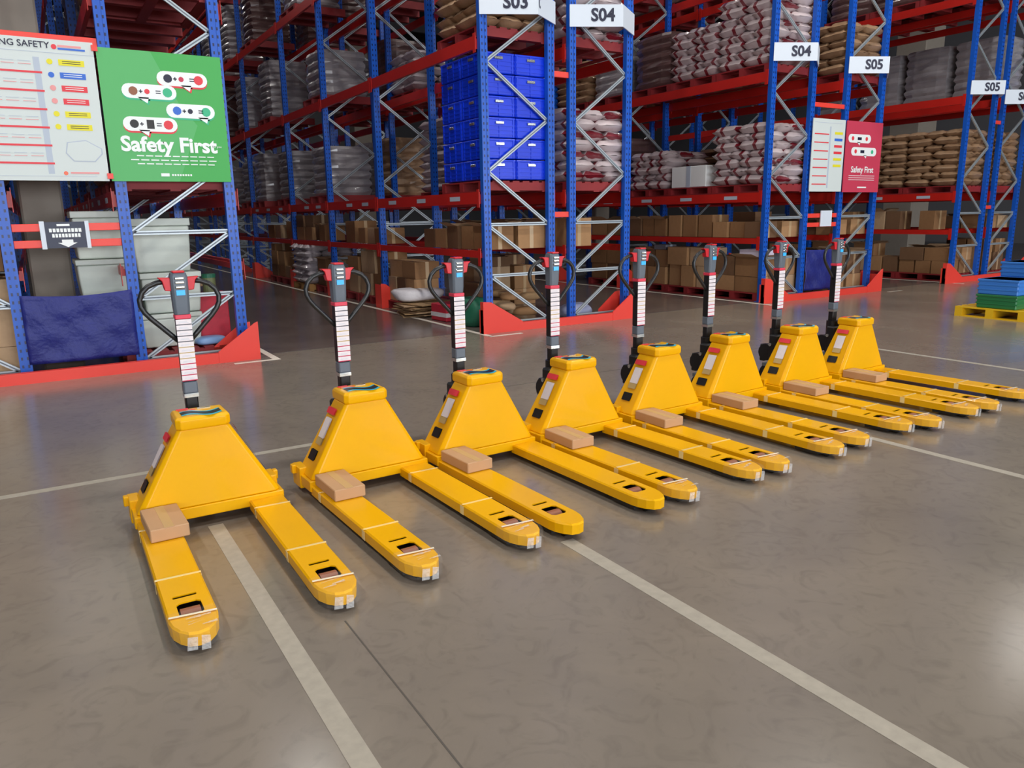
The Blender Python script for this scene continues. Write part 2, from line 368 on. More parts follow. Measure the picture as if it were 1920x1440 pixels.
def make_truck(taped):
    t = thing('pallet_truck', 'x', 'pallet truck')
    for sx in (-1, 1):
        f = ob('fork', FORK, t, (sx*.255, 0, 0))
        r = MB().cyl((-.034, 0, 0), (.034, 0, 0), .038, POLY, 18); r.cyl((-.042, 0, 0), (.042, 0, 0), .012, SILV, 8)
        build(r, 'load_roller', f, (0, .172, .046), smooth=False)
        r2_ = MB().cyl((-.03, 0, 0), (.03, 0, 0), .026, BLK, 12)
        build(r2_, 'entry_roller', f, (0, .06, .027))
        build(MB().box(-.066, .066, .25, 1.1, .036, .072, BLK).box(-.072, .072, .09, .25, .012, .02, BLK).box(-.072, -.040, .09, .25, .02, .074, BLK).box(.040, .072, .09, .25, .02, .074, BLK), 'under_frame_and_shade', f)  # black tray and side strips stand in for shade inside the fork holes
        if taped:
            o = ob('film_wrap', FILMME, f); tag(o, 'clear stretch film wrapped round the fork tip')
            for y in (.46, 1.03): ob('tape_strip', STRAP, f, (0, y, 0), (0, 0, R.uniform(-.05, .05)))
            ob('film_fold', CREASE, f, (0, .108, 0), (0, 0, -.12))
            fl = MB().add([(-.045, -.031, .03), (-.012, -.034, .028), (-.008, -.035, .075), (-.04, -.033, .08)], [(0, 1, 2, 3)], FILMW)
            fl.add([(.0, -.034, .022), (.03, -.033, .02), (.032, -.034, .07), (.004, -.035, .078)], [(0, 1, 2, 3)], FILMW)
            for q in range(5):
                u0 = R.uniform(-.06, .02); v0 = R.uniform(.0, .09); fl.add([(u0, v0, .0915), (u0+.05, v0+R.uniform(-.01, .015), .0922), (u0+.05, v0+.012, .0922), (u0, v0+.003, .0915)], [(0, 1, 2, 3)], FILMW)  # pale slivers painted as highlights on the film creases
            build(fl, 'tape_end_and_glints', f)['kind'] = 'stuff'
    # foot plate and cross plate
    m = MB()
    m.loft([[(-.345, 1.155), (.345, 1.155), (.345, 1.40), (.30, 1.43), (-.30, 1.43), (-.345, 1.40)]]*2, [.05, .108], YEL)
    m.box(-.35, -.30, 1.30, 1.425, .03, .145, YEL); m.box(.30, .35, 1.30, 1.425, .03, .145, YEL)
    m.box(-.37, -.345, 1.36, 1.40, .10, .15, YEL); m.box(.345, .37, 1.36, 1.40, .10, .15, YEL)
    bevel(build(m, 'base_plate', t), .006)
    m = MB()
    def sec(hw, yf, yr, c): return [(-hw+c*.5, yf), (hw-c*.5, yf), (hw+c*.6, yf+c), (hw+.008, yr), (-hw-.008, yr), (-hw-c*.6, yf+c)]
    zs = [.108, .13, .49]; m.loft([sec(.319, 1.158, 1.385, .022), sec(.308, 1.160, 1.385, .022), sec(.109, 1.168, 1.34, .014)], zs, YEL)
    bevel(build(m, 'battery_cover', t), .008)
    m = MB(); m.loft([sec(.107, 1.158, 1.35, .02), sec(.112, 1.154, 1.355, .02), sec(.112, 1.154, 1.355, .02), sec(.102, 1.166, 1.345, .018)], [.488, .497, .535, .549], YEL)
    bevel(build(m, 'top_cover', t), .007)
    # control emblem on the top cover: black wave with cyan edge and an orange mark
    m = MB(); zt = .5495; n = 12
    def wave(x, a, b): return a+b*math.sin(x*PI*1.1)
    vs = []
    for i in range(n+1):
        x = -.088+.18*i/n; yy = 1.215+.028*math.sin(i/n*2*PI+.4); vs += [(x, yy-.036, zt+.001), (x, yy-.016, zt+.001), (x, yy+.042, zt+.001), (x, yy+.056, zt+.001)]
    m.add(vs, [(i*4, i*4+4, i*4+5, i*4+1) for i in range(n)], CYAN); m.add(vs, [(i*4+1, i*4+5, i*4+6, i*4+2) for i in range(n)], BLK); m.add(vs, [(i*4+2, i*4+6, i*4+7, i*4+3) for i in range(n)], CYAN)
    m.box(-.088, -.01, 1.295, 1.318, zt, zt+.002, ORNG); m.box(-.095, -.04, 1.322, 1.34, zt, zt+.003, PRED); m.box(.0, .06, 1.31, 1.325, zt, zt+.002, SILV)
    tag(build(m, 'control_emblem', t), 'black and cyan wavy emblem with orange mark')
    # stickers on both sloping sides
    for sx in (-1, 1):
        def side(z, yy, off=.003):
            k = (z-.13)/(.36); hw = .318+(.128-.318)*k
            return (sx*(hw+off+.004*(yy-1.18)/.2), yy, z)
        def patch(z0, z1, ya, yb, mt, nm, lab, off=.004):
            q = MB().add([side(z0, ya, off), side(z0, yb, off), side(z1, yb, off), side(z1, ya, off)], [(0, 1, 2, 3)], mt)
            q.add([side(z0, ya, -.002), side(z0, yb, -.002), side(z1, yb, -.002), side(z1, ya, -.002)], [(3, 2, 1, 0)], mt)
            return tag(build(q, nm, t), lab)
        patch(.425, .455, 1.225, 1.325, PRED, 'maker_label', 'red maker label')
        patch(.305, .405, 1.235, 1.305, LABW, 'data_label', 'white data label')
        patch(.27, .303, 1.235, 1.305, LABY, 'data_label_foot', 'pale gold strip of the data label')
        patch(.19, .24, 1.24, 1.32, BLK, 'charge_socket', 'black charging socket')
    # drive unit behind the cover
    m = MB(); m.box(-.10, .10, 1.39, 1.47, .16, .46, BLK, .01); m.cyl((-.055, 1.53, .30), (.055, 1.53, .30), .07, BLK); m.cyl((0, 1.47, .10), (0, 1.47, .50), .055, BLK)
    m.box(-.13, .13, 1.40, 1.50, .20, .225, DGRY); m.cyl((-.11, 1.45, .38), (.11, 1.45, .38), .014, SILV, 8); m.box(-.04, .04, 1.55, 1.60, .22, .36, BLK, .008)
    build(m, 'drive_unit', t)
    w_ = MB().cyl((-.04, 1.49, .105), (.04, 1.49, .105), .105, BLK, 22); w_.cyl((-.043, 1.49, .105), (.043, 1.49, .105), .045, DGRY, 14)
    build(w_, 'drive_wheel', t)
    for sx in (-1, 1):
        cst = MB().cyl((sx*.2-.02, 1.475, .04), (sx*.2+.02, 1.475, .04), .04, BLK, 14); cst.box(sx*.2-.03, sx*.2+.03, 1.43, 1.48, .075, .12, BLK)
        build(cst, 'caster', t)
    # tiller
    m = MB(); m.box(-.03, .03, 1.455, 1.505, .45, .60, BLK, .006); m.box(-.034, .034, 1.45, 1.51, .60, .66, DGRY, .006); m.box(-.034, .034, 1.45, 1.51, .58, .60, SILV)
    m.box(-.034, .034, 1.452, 1.508, .66, 1.0, BLK, .005)
    cl = build(m, 'tiller_column', t)
    zt0, zt1 = .665, .975; k = 11
    for i in range(k):
        za = zt0+(zt1-zt0)*i/k; zb = zt0+(zt1-zt0)*(i+1)/k; em = (LABR, LABR, LABR, LABR, LABY, LABY, LABY, LABK, LABK, LABK, LABK)[i]
        q = MB().box(-.036, .036, 1.449, 1.4515, za+.005, zb, LABW); q.box(-.036, .036, 1.449, 1.4517, za, za+.005, em)
        q.box(-.022, .016, 1.4485, 1.449, za+.016, za+.0172, PGRY); q.box(-.026, .022, 1.4485, 1.449, za+.011, za+.0122, PGRY)
        build(q, 'warning_label', cl)
    tag(build(MB().box(-.037, .037, 1.448, 1.512, .977, .998, PINKB, .003), 'label_band', cl), 'pinkish red band')
    m = MB()
    def rr(h, d, c=.012, y=1.48): return [(-h+c, y-d), (h-c, y-d), (h, y-d+c), (h, y+d-c), (h-c, y+d), (-h+c, y+d), (-h, y+d-c), (-h, y-d+c)]
    m.loft([rr(.036, .03), rr(.038, .034), rr(.040, .038), rr(.040, .04), rr(.034, .032)], [.998, 1.03, 1.12, 1.185, 1.205], DGRY)
    hd = bevel(build(m, 'tiller_head', t), .004)
    m = MB(); m.box(-.02, .02, 1.436, 1.4385, 1.095, 1.12, LCDB); build(m, 'display', hd)
    for z in (1.135, 1.158, 1.178):
        build(MB().box(-.022, .022, 1.43, 1.442, z-.006, z+.006, SILV, .003), 'control_button', hd)
    build(MB().box(-.028, .028, 1.44, 1.50, 1.203, 1.213, REDP, .004), 'reverse_button', hd)
    for sx in (-1, 1):
        q = MB().add([(sx*.038, 1.46, 1.115), (sx*.038, 1.46, 1.18), (sx*.095, 1.46, 1.183), (sx*.076, 1.46, 1.165), (sx*.066, 1.46, 1.118), (sx*.038, 1.50, 1.115), (sx*.038, 1.50, 1.18), (sx*.095, 1.50, 1.183), (sx*.076, 1.50, 1.165), (sx*.066, 1.50, 1.118)],
                     [(0, 1, 2, 3, 4), (9, 8, 7, 6, 5), (0, 5, 6, 1), (1, 6, 7, 2), (2, 7, 8, 3), (3, 8, 9, 4), (4, 9, 5, 0)], REDP)
        bevel(build(q, 'thumb_lever', hd), .004)
    half = [(.06, 1.163), (.10, 1.158), (.14, 1.142), (.168, 1.115), (.182, 1.08), (.180, 1.048), (.166, 1.018), (.14, .985), (.10, .943), (.06, .90), (.03, .868)]
    for sx in (-1, 1):
        q = MB().tube([(sx*x, 1.48, z) for x, z in half], .0125, LOOP, 10)
        build(q, 'handle_bar', hd, smooth=True)
    return t
POSES = [(.571, 2.581, -.012), (1.45, 2.615, .029), (2.194, 2.616, .033), (2.933, 2.641, .045), (3.67, 2.659, .027), (4.468, 2.708, .060), (5.213, 2.674, .051), (5.984, 2.693, .057)]
TL = ['yellow pallet truck, leftmost and nearest of the eight in the row',
      'yellow pallet truck second from the left, right of the leftmost truck',
      'yellow pallet truck with bare untaped forks, third from the left',
      'yellow pallet truck fourth from the left, just right of the one with bare forks',
      'yellow pallet truck fifth from the left in the row of eight',
      'yellow pallet truck third from the right end of the row of eight',
      'yellow pallet truck second from the right end, left of the farthest truck',
      'yellow pallet truck farthest away, at the right end of the row']
BL = ['leftmost truck', 'second truck from the left', 'bare-forked third truck', 'fourth truck from the left', 'fifth truck from the left', 'third truck from the right end', 'second truck from the right end', 'farthest truck at the right end']
proto = make_truck(True); bare = make_truck(False)
smallbox = MB(); smallbox.box(-.08, .08, -.147, .147, 0, .058, SMALLC, .004); smallbox.box(-.02, .02, -.146, .146, .058, .0585, CTAPE)
SB = smallbox.mesh('small_carton')
for i, (x, y, a) in enumerate(POSES):
    o = bare if i == 2 else (proto if i == 0 else copy_tree(proto))
    o.location = (x, y, 0); o.rotation_euler = (0, 0, a)
    tag(o, TL[i], 'pallet truck', 'yellow pallet trucks parked in a row')
    lx, ly = -.24+R.uniform(-.005, .008), 1.0
    b = ob('carton', SB, None, (x+math.cos(a)*lx-math.sin(a)*ly, y+math.sin(a)*lx+math.cos(a)*ly, .0885), (0, 0, a+R.uniform(-.06, .06)))
    tag(b, 'small flat brown carton on the left fork of the '+BL[i], 'box', 'small cartons lying on the forks')

# ---------------------------------------------------------------- racks
ORD = ['first', 'second', 'third', 'fourth', 'fifth', 'sixth', 'seventh', 'eighth', 'ninth']
LEV = [1.02, 1.74, 3.54, 5.33, 7.1, 8.9]
H_UP = 9.6
YS = [8.38, 11.75, 14.2, 16.65, 20.05, 22.5, 24.95, 28.35, 30.8, 33.25]
m = MB(); m.add([], [], BLUE)
prof = [(-.05, -.04), (-.016, -.04), (-.016, -.034), (.016, -.034), (.016, -.04), (.05, -.04), (.05, .035), (.036, .035), (.036, -.02), (-.036, -.02), (-.036, .035), (-.05, .035)]
m.loft([prof, prof], [.004, H_UP], BLUE); m.box(-.07, .07, -.07, .07, 0, .008, BLUE)
UP = m.mesh('upright')
def brace_mesh(dx, dz, name):
    L = math.hypot(dx, dz); m = MB(); m.box(-L/2, L/2, -.014, .014, -.02, .02, GALV); m.box(-L/2, L/2, -.0145, -.012, -.006, .006, DGRY)
    return m.mesh(name)
HZ = [.085, .70, 1.34]
DG_LOW = brace_mesh(.9, .61, 'diagonal_brace'); DG_HI = brace_mesh(.9, .64, 'diagonal_brace'); HB = brace_mesh(.9, 0, 'horizontal_brace')
def frame(parent, xa, xb, y, mirror, zmax=H_UP):
    for x in (xa, xb): ob('upright', UP, parent, (x, y+.04, 0))
    cx = (xa+xb)/2; W = xb-xa
    sc = (W-.08)/.9
    for z in HZ: ob('horizontal_brace', HB, parent, (cx, y+.045, z), (0, 0, 0), (sc, 1, 1))
    def dia(z0, z1, lowleft, me):
        a = math.atan2(z1-z0, .9*sc) * (-1 if lowleft else 1)
        ob('diagonal_brace', me, parent, (cx, y+.045, (z0+z1)/2), (0, a, 0), (sc if sc < 1.05 else sc, 1, 1))
    # frame tall zigzag
    dia(.085, .70, mirror, DG_LOW); dia(.70, 1.32, mirror, DG_LOW)
    z = 1.34; k = 0
    while z+.64 < zmax:
        low = (not mirror) if k % 2 else mirror
        dia(z, z+.64, low, DG_HI); z += .64; k += 1
BM = {}
def beam_mesh(L, small=False):
    key = (round(L, 3), small)
    if key not in BM:
        h = .09 if small else .145; m = MB()
        m.add([(-.022, -L/2, -h), (.022, -L/2, -h), (.022, -L/2, -.03), (.005, -L/2, -.03), (.005, -L/2, 0), (-.022, -L/2, 0), (-.022, L/2, -h), (.022, L/2, -h), (.022, L/2, -.03), (.005, L/2, -.03), (.005, L/2, 0), (-.022, L/2, 0)],
              [(0, 1, 2, 3, 4, 5), (11, 10, 9, 8, 7, 6)]+[(i, (i+1) % 6, 6+(i+1) % 6, 6+i) for i in range(6)], RBEAM)
        for s in (-1, 1): m.box(-.028, -.022, s*(L/2)-.03, s*(L/2)+.03, -.19, .03, RBEAM)
        BM[key] = m.mesh('beam')
    return BM[key]
TAG_ME = MB().box(-.0245, -.0235, -.14, .14, -.1, -.045, PGRY).mesh('location_tag')
def rack(name, words, xa, xb, mirror, nb, levels, tags=True, both=True):
    t = thing('pallet_rack', 'blue and red steel pallet rack '+words, 'rack', ((xa+xb)/2, YS[0], 0), 0, 'pallet racks')
    # children use world coordinates: keep the parent at origin offsets
    t.location = (0, 0, 0)
    for k in range(nb+1): frame(t, xa, xb, YS[k], mirror)
    for k in range(nb):
        ya, yb = YS[k]+.08, YS[k+1]; L = yb-ya
        for li in levels:
            z = LEV[li]
            for x, flip in ((xa-.062, 0), (xb+.062, 1)):
                b = ob('beam', beam_mesh(L, li == 0), t, (x, (ya+yb)/2, z), (0, 0, PI if flip else 0))
                if li == 1 and not flip and tags and k < 4:
                    for q in (-1, 0, 1)[:3 if L > 3 else 2]: ob('location_tag', TAG_ME, b, (0, q*L/3.2, 0))
    return t
ALL = [0, 1, 2, 3, 4, 5]
ROW = dict(A=(-1.15, -.19), B=(.80, 1.80), C=(4.86, 5.83), D=(6.17, 7.11), E=(10.0, 10.95), F=(11.84, 12.80), G=(15.58, 16.52), H=(16.86, 17.8))
RW = dict(A='left of the white safety board at the left edge', B='behind the green safety poster', C='under the S03 sign', D='under the S04 sign next to the S03 sign',
          E='under the S04 sign left of the pink poster', F='behind the pink poster', G='under the smaller far S05 sign at the right', H='under the S06 sign at the right edge')
NB = dict(A=3, B=6, C=9, D=8, E=4, F=4, G=3, H=3)
for r in 'ABCDEFGH':
    rack(r, RW[r], ROW[r][0], ROW[r][1], r in 'BDFH', NB[r], ALL)
# spacers between back to back frames
def spacer(xa, xb, z, lab, y=8.40, h=.04):
    return tag(build(MB().box(xa, xb, y, y+.03, z-h, z+h, RKERB, .004), 'row_spacer'), lab, 'strut', 'red row spacers')
for (p, q, nm, zz) in (('A', 'B', 'left rack pair by the green poster', (1.26, 1.41, 3.07)), ('C', 'D', 'racks under the S03 and S04 signs', (1.45, 3.19)), ('E', 'F', 'middle racks by the pink poster', (1.21, 1.36, 3.12)), ('G', 'H', 'racks at the right edge', (1.45, 3.1))):
    for j, z in enumerate(zz):
        spacer(ROW[p][1]+.05, ROW[q][0]-.05, z, 'red spacer bar joining the %s, %s' % (nm, ('lowest', 'second up', 'top one')[j] if len(zz) > 2 else ('lower one', 'upper one')[j]), h=.035)
# kerbs with corner guards
def kerb(xa, xb, lab, left=True):
    t = thing('rack_guard', lab, 'guard rail', (0, 0, 0), 0, 'red rack end guards')
    m = MB(); m.box(xa, xb, 8.20, 8.225, .0, .105, RKERB); m.box(xa, xb, 8.225, 8.29, 0, .012, RKERB); m.box(xa, xb, 8.215, 8.26, .095, .105, RKERB)
    build(m, 'kerb_rail', t)
    for sx, x in ((1, xa), (-1, xb)):
        if sx == 1 and not left: continue
        def tri(x, sx, ya, yb, flat, end, h=.40):
            q = MB(); P_ = [(x, 0), (x+sx*end, 0), (x+sx*end, .12), (x+sx*flat, h-.01), (x, h)]
            q.add([(a, ya, b) for a, b in P_]+[(a, yb, b) for a, b in P_], [(0, 1, 2, 3, 4), (9, 8, 7, 6, 5)]+[(i, (i+1) % 5, 5+(i+1) % 5, 5+i) for i in range(5)], RKERB); return q
        q = tri(x, sx, 8.195, 8.27 if sx == 1 else 8.21, .12 if sx == 1 else .03, .58 if sx == 1 else .42)
        if sx == -1: build(tri(x, sx, 8.55, 8.56, .1, .4, .36), 'corner_guard', t)
        q.box(min(x, x+sx*.01), max(x, x+sx*.01), 8.21, 8.56 if sx == -1 else 8.30, 0, .3, RKERB)
        build(q, 'corner_guard', t)
kerb(-1.3, 1.92, 'long red steel kerb at the foot of the left racks under the blue tarpaulin')
kerb(4.66, 7.15, 'red steel kerb with corner guards at the foot of the S03 rack pair')
kerb(9.82, 12.95, 'red steel kerb with corner guards at the foot of the middle rack pair')
kerb(15.02, 18.0, 'red steel kerb with corner guards at the foot of the far right racks')
# red foot guards of the uprights along the aisle
for r in 'CEG':
    for k in range(1, min(NB[r], 6)):
        x = ROW[r][0]-.13; y = YS[k]+.04
        y -= .13; q = MB(); P_ = [(x, 0), (x+.5, 0), (x+.5, .08), (x+.08, .39), (x, .40)]
        q.add([(a, y, b) for a, b in P_]+[(a, y+.012, b) for a, b in P_], [(0, 1, 2, 3, 4), (9, 8, 7, 6, 5)]+[(i, (i+1) % 5, 5+(i+1) % 5, 5+i) for i in range(5)], RKERB)
        q.box(x, x+.01, y+.012, y+.26, 0, .38, RKERB)
        tag(build(q, 'upright_guard'), 'red foot guard on the %s upright from the front, %s' % (ORD[k], {'C': 'S03 rack', 'E': 'far S04 rack', 'G': 'far S05 rack'}[r]), 'guard', 'red upright foot guards')

# ---------------------------------------------------------------- signs and posters
def flat_text(parent, txt, size, mt, x, y, z, bold=0, rz=0, shear=0, sx=1):
    o = ob('lettering', text_mesh(txt, size, mt, .0008, bold, shear=shear), parent, (x, y, z), (PI/2, 0, rz)); o.scale = (sx, 1, 1); return o
def aisle_sign(xa, xb, txt, lab, zb=3.76, zt=4.02):
    xm = xa+(xb-xa)*.58; ya, ym = 8.365, 8.05
    t = thing('aisle_sign', lab, 'sign', (xa, ya, 0), 0, 'white aisle number signs'); t.location = (0, 0, 0)
    pts = [(xa-.06, ya), (xm, ym), (xb+.06, ya)]
    th = .012
    m = MB()
    for (p, q) in ((pts[0], pts[1]), (pts[1], pts[2])):
        d = Vector((q[0]-p[0], q[1]-p[1])); nrm = Vector((-d.y, d.x)).normalized()*th
        m.loft([[p, q, (q[0]+nrm.x, q[1]+nrm.y), (p[0]+nrm.x, p[1]+nrm.y)]]*2, [zb, zt], SIGNW)
    build(m, 'sign_plate', t)
    a = math.atan2(ym-ya, xm-xa+.06)
    cx, cy = xa-.06+(xm-xa+.06)*.62, ya+(ym-ya)*.62
    n = Vector((math.sin(a), -math.cos(a)))*.005
    flat_text(t, txt, .21, INK, cx+n.x, cy+n.y, (zb+zt)/2, .006, a)
    if txt == 'S03':
        a2 = math.atan2(ya-ym, xb-xm); n2 = Vector((math.sin(a2), -math.cos(a2)))*.004
        flat_text(t, '03', .17, INK, xm+(xb-xm)*.2+n2.x, ym+(ya-ym)*.2+n2.y, (zb+zt)/2, .004, a2)
    return t
aisle_sign(4.86, 5.83, 'S03', 'white folded aisle sign reading S03')
aisle_sign(6.17, 7.11, 'S04', 'larger white folded S04 aisle sign beside the S03 sign')
aisle_sign(10.0, 10.95, 'S04', 'smaller white S04 aisle sign above the white poster at right', 3.68, 3.94)
aisle_sign(11.84, 12.80, 'S05', 'white S05 aisle sign above the pink poster', 3.64, 3.9)
aisle_sign(15.58, 16.52, 'S05', 'small white S05 aisle sign near the right edge, left of S06', 3.55, 3.8)
aisle_sign(16.86, 17.8, 'S06', 'small white S06 aisle sign at the right edge', 3.45, 3.72)

YP = 8.34
class Poster:
    def __init__(s, name, lab, cat, x0, x1, z0, z1, mt, group=None):
        s.t = thing(name, lab, cat, (x0, YP, z0), 0, group); s.x0, s.z0, s.w, s.h = x0, z0, x1-x0, z1-z0; s.d = .0
        build(MB().box(0, s.w, -.006, .006, 0, s.h, mt), 'board', s.t)
        s.lay = 0
    def rect(s, u0, v0, u1, v1, mt, name='printed_patch', lay=1, rot=0):
        y = -.006-.0012*lay
        return build(MB().box(u0*s.w, u1*s.w, y, y+.0011, (1-v1)*s.h, (1-v0)*s.h, mt), name, s.t)
    def rpoly(s, pts, mt, name, lay=1):
        y = -.006-.0012*lay; n = len(pts)
        vs = [(u*s.w, y, (1-v)*s.h) for u, v in pts]+[(u*s.w, y+.001, (1-v)*s.h) for u, v in pts]
        m = MB().add(vs, [tuple(range(n)), tuple(range(2*n-1, n-1, -1))], mt); return build(m, name, s.t)
    def pill(s, u0, v0, u1, v1, mt, name, lay=1, tail=None):
        asp = s.w/s.h; r = (v1-v0)/2; ru = r/asp; pts = []
        for cx, a0 in ((u1-ru, -90), (u0+ru, 90)):
            for k in range(9):
                a = math.radians(a0+k*180/8); pts.append((cx+ru*math.cos(a), (v0+v1)/2+r*math.sin(a)))
        o = s.rpoly(pts, mt, name, lay)
        if tail: s.rpoly([(tail, v1-.01), (tail+.09, v1-.01), (tail+.075, v1+.035)], mt, name+'_tail', lay)
        return o
    def text(s, txt, u, v, size, mt, bold=0, lay=3, shear=0, sx=1):
        return flat_text(s.t, txt, size, mt, u*s.w, -.006-.0012*lay, (1-v)*s.h, bold, 0, shear, sx)
def disc(P, u, v, r, mt, lay=2, name='icon'):
    asp = P.w/P.h; pts = [(u+r/asp*math.cos(a*PI/6), v+r*math.sin(a*PI/6)) for a in range(12)]; return P.rpoly(pts, mt, name, lay)
# green board
G = Poster('safety_poster', 'large green safety poster with white speech bubbles and Safety First lettering', 'poster', .725, 1.815, 1.83, 3.02, GREEN)
G.rpoly([(0, 0), (.42, 0), (.62, .4), (.75, .55), (.55, 1), (0, 1)], GREEN2, 'pale_swash')
for (u0, v0, u1, v1, edge, tail, ics) in ((.45, .14, .87, .25, PRED, .64, (INK, PINK, PRED)), (.16, .25, .60, .36, PGRN, .28, (POLY, PRED, PGRN)), (.50, .385, .91, .495, PGRN, .76, (PBLU, INK, PGRN)), (.14, .50, .58, .61, PRED, .26, (BLK, BLK, PRED))):
    G.pill(u0, v0+.012, u1, v1+.014, edge, 'bubble_edge', 2, tail+.01); G.pill(u0, v0, u1, v1, WHITE, 'speech_bubble', 3, tail)
    cv = (v0+v1)/2
    disc(G, u0+.09, cv, .033, ics[0], 4); G.rect(u0+.135, cv-.004, u0+.165, cv+.004, INK, 'icon', 4); G.rect(u0+.146, cv-.014, u0+.154, cv+.014, INK, 'icon', 4)
    if ics[0] is BLK: G.rect(u0+.19, cv-.034, u0+.25, cv+.034, BLK, 'icon', 4)
    else:
        disc(G, u0+.20, cv, .02, ics[1], 4)
    G.rect(u0+.27, cv-.012, u0+.31, cv-.005, INK, 'icon', 4); G.rect(u0+.27, cv+.005, u0+.31, cv+.012, INK, 'icon', 4); disc(G, u1-.075, cv, .036, ics[2], 4)
G.text('Safety First', .50, .715, .19, WHITE, .006, sx=1.02)
G.text('for you', .90, .715, .03, WHITE, .0)
for v, a, b in ((.80, .22, .88), (.832, .17, .9), (.862, .22, .88)): 
    for k in range(9): G.rect(a+(b-a)*k/9, v-.004, a+(b-a)*(k+.8)/9, v+.004, WHITE, 'small_print', 3)
G.rect(.40, .935, .47, .96, WHITE, 'logo', 3)
for k in range(8): G.rect(.49+k*.022, .941, .505+k*.022, .955, WHITE, 'logo', 3)
# white racking board
W = Poster('racking_safety_board', 'large white racking safety board with red load bars beside the green poster', 'poster', -.27, .705, 1.83, 3.05, SIGNC)
W.text('RACKING SAFETY', .34, .045, .075, INK, .0008)
disc(W, .68, .05, .018, PRED, 2, 'logo'); W.rect(.71, .035, .90, .05, PLRED, 'logo', 2); W.rect(.71, .055, .93, .068, PBLU, 'logo', 2)
W.rect(.0, .092, 1, .096, PGRY, 'rule')
W.rect(.50, .13, .55, .95, PGRY, 'drawn_upright', 1); W.rect(.04, .13, .09, .95, PGRY, 'drawn_upright', 1)
for k in range(6):
    v = .235+k*.128; W.rect(.03, v-.007, .56, v+.007, PRED, 'drawn_beam', 2)
    for q in range(3):
        W.rect(.12+q*.13, v-.055, .22+q*.13, v-.051, PLRED, 'small_print', 2); W.rect(.12+q*.13, v-.075, .22+q*.13, v-.072, PGRY, 'small_print', 2)
for k, (mt, mt2) in enumerate(((PYEL, PYEL), (PBLU, PBLU), (PRED, WHITE), (PRED, WHITE), (PYEL, PYEL), (PYEL, PYEL))):
    v = .155+k*.091; W.rect(.70, v-.02, .91, v+.022, mt, 'rule_box', 2); disc(W, .63, v, .02, (PLRED if mt is PRED else mt), 2)
    for q in (-.008, .006): W.rect(.73, v+q-.002, .88, v+q+.002, INK if mt is PYEL else WHITE, 'small_print', 3)
W.rpoly([(.68, .72), (.84, .70), (.97, .76), (.97, .80), (.90, .86), (.72, .86), (.66, .80)], PGRY, 'drawn_pallet', 1); W.rpoly([(.69, .725), (.84, .707), (.96, .763), (.96, .797), (.895, .853), (.725, .853), (.67, .797)], SIGNC, 'drawn_pallet', 2)
disc(W, .64, .945, .015, ORNG, 2, 'logo'); W.rect(.68, .935, .92, .948, PLRED, 'logo', 2); W.rect(.0, .965, .9, .968, PGRY, 'rule')
for x, z in ((.715, 3.0), (.715, 1.87), (-.27, 1.87)):
    tag(build(MB().box(x-.025, x+.025, YP-.02, YP-.008, z-.02, z+.03, RKERB), 'poster_clip'), 'small red clip at the %s of the white safety board' % ('upper right corner' if z > 2 else ('lower right corner' if x > 0 else 'lower left corner')), 'clip', 'poster clips')
# small navy sign
N = Poster('notice_plate', 'small navy notice with white arrow pointing down on the red spacer bars', 'sign', .12, .45, 1.22, 1.46, NAVY); N.t.location.y = 8.385
N.rect(-.12, -.03, 0, 1.03, SIGNW, 'holder'); N.rect(1, -.03, 1.1, 1.03, SIGNW, 'holder')
N.rect(.30, .08, .62, .16, WHITE, 'lettering', 2)
for v, a, b in ((.32, .1, .92), (.52, .16, .88)):
    for k in range(9): N.rect(a+(b-a)*k/9, v-.07, a+(b-a)*(k+.75)/9, v+.07, WHITE, 'lettering', 2)
N.rpoly([(.38, .68), (.66, .68), (.66, .80), (.76, .80), (.52, .97), (.28, .80), (.38, .80)], WHITE, 'arrow', 2)
# far pair
W2 = Poster('racking_safety_board', 'narrow far white racking board next to the pink poster', 'poster', 10.93, 11.76, 1.75, 2.9, SIGNC)
for k in range(7): W2.rect(.06, .2+k*.115, .5, .215+k*.115, PRED, 'drawn_beam', 2)
W2.rect(.05, .05, .9, .055, PGRY, 'rule'); W2.rect(.52, .1, .56, .95, PGRY, 'drawn_upright')
for k, mt in enumerate((PYEL, PBLU, PRED, PRED, PYEL, PYEL)): W2.rect(.68, .17+k*.09, .93, .205+k*.09, mt, 'rule_box', 2)
P2 = Poster('safety_poster', 'pink safety poster with two white speech bubbles right of the far white board', 'poster', 11.80, 12.80, 1.74, 2.9, PINK)
for (u0, v0, u1, v1, tl) in ((.06, .18, .68, .30, .3), (.16, .36, .86, .48, .5)):
    P2.pill(u0, v0, u1, v1, WHITE, 'speech_bubble', 2, tl); cv = (v0+v1)/2
    disc(P2, u0+.12, cv, .03, PRED, 3); P2.rect(u0+.25, cv-.02, u0+.36, cv+.02, INK, 'icon', 3); disc(P2, u1-.12, cv, .03, PGRN if u0 > .1 else PRED, 3)
P2.text('Safety First', .5, .68, .14, WHITE, .003)
for v in (.76, .79, .82): P2.rect(.14, v, .86, v+.008, WHITE, 'small_print', 2)
P2.rect(.4, .92, .65, .94, WHITE, 'logo', 2)
tag(build(MB().box(11.33, 11.62, 8.37, 8.385, 1.18, 1.44, SIGNW), 'notice_plate'), 'small white notice on the red spacer bars under the far white board', 'sign')

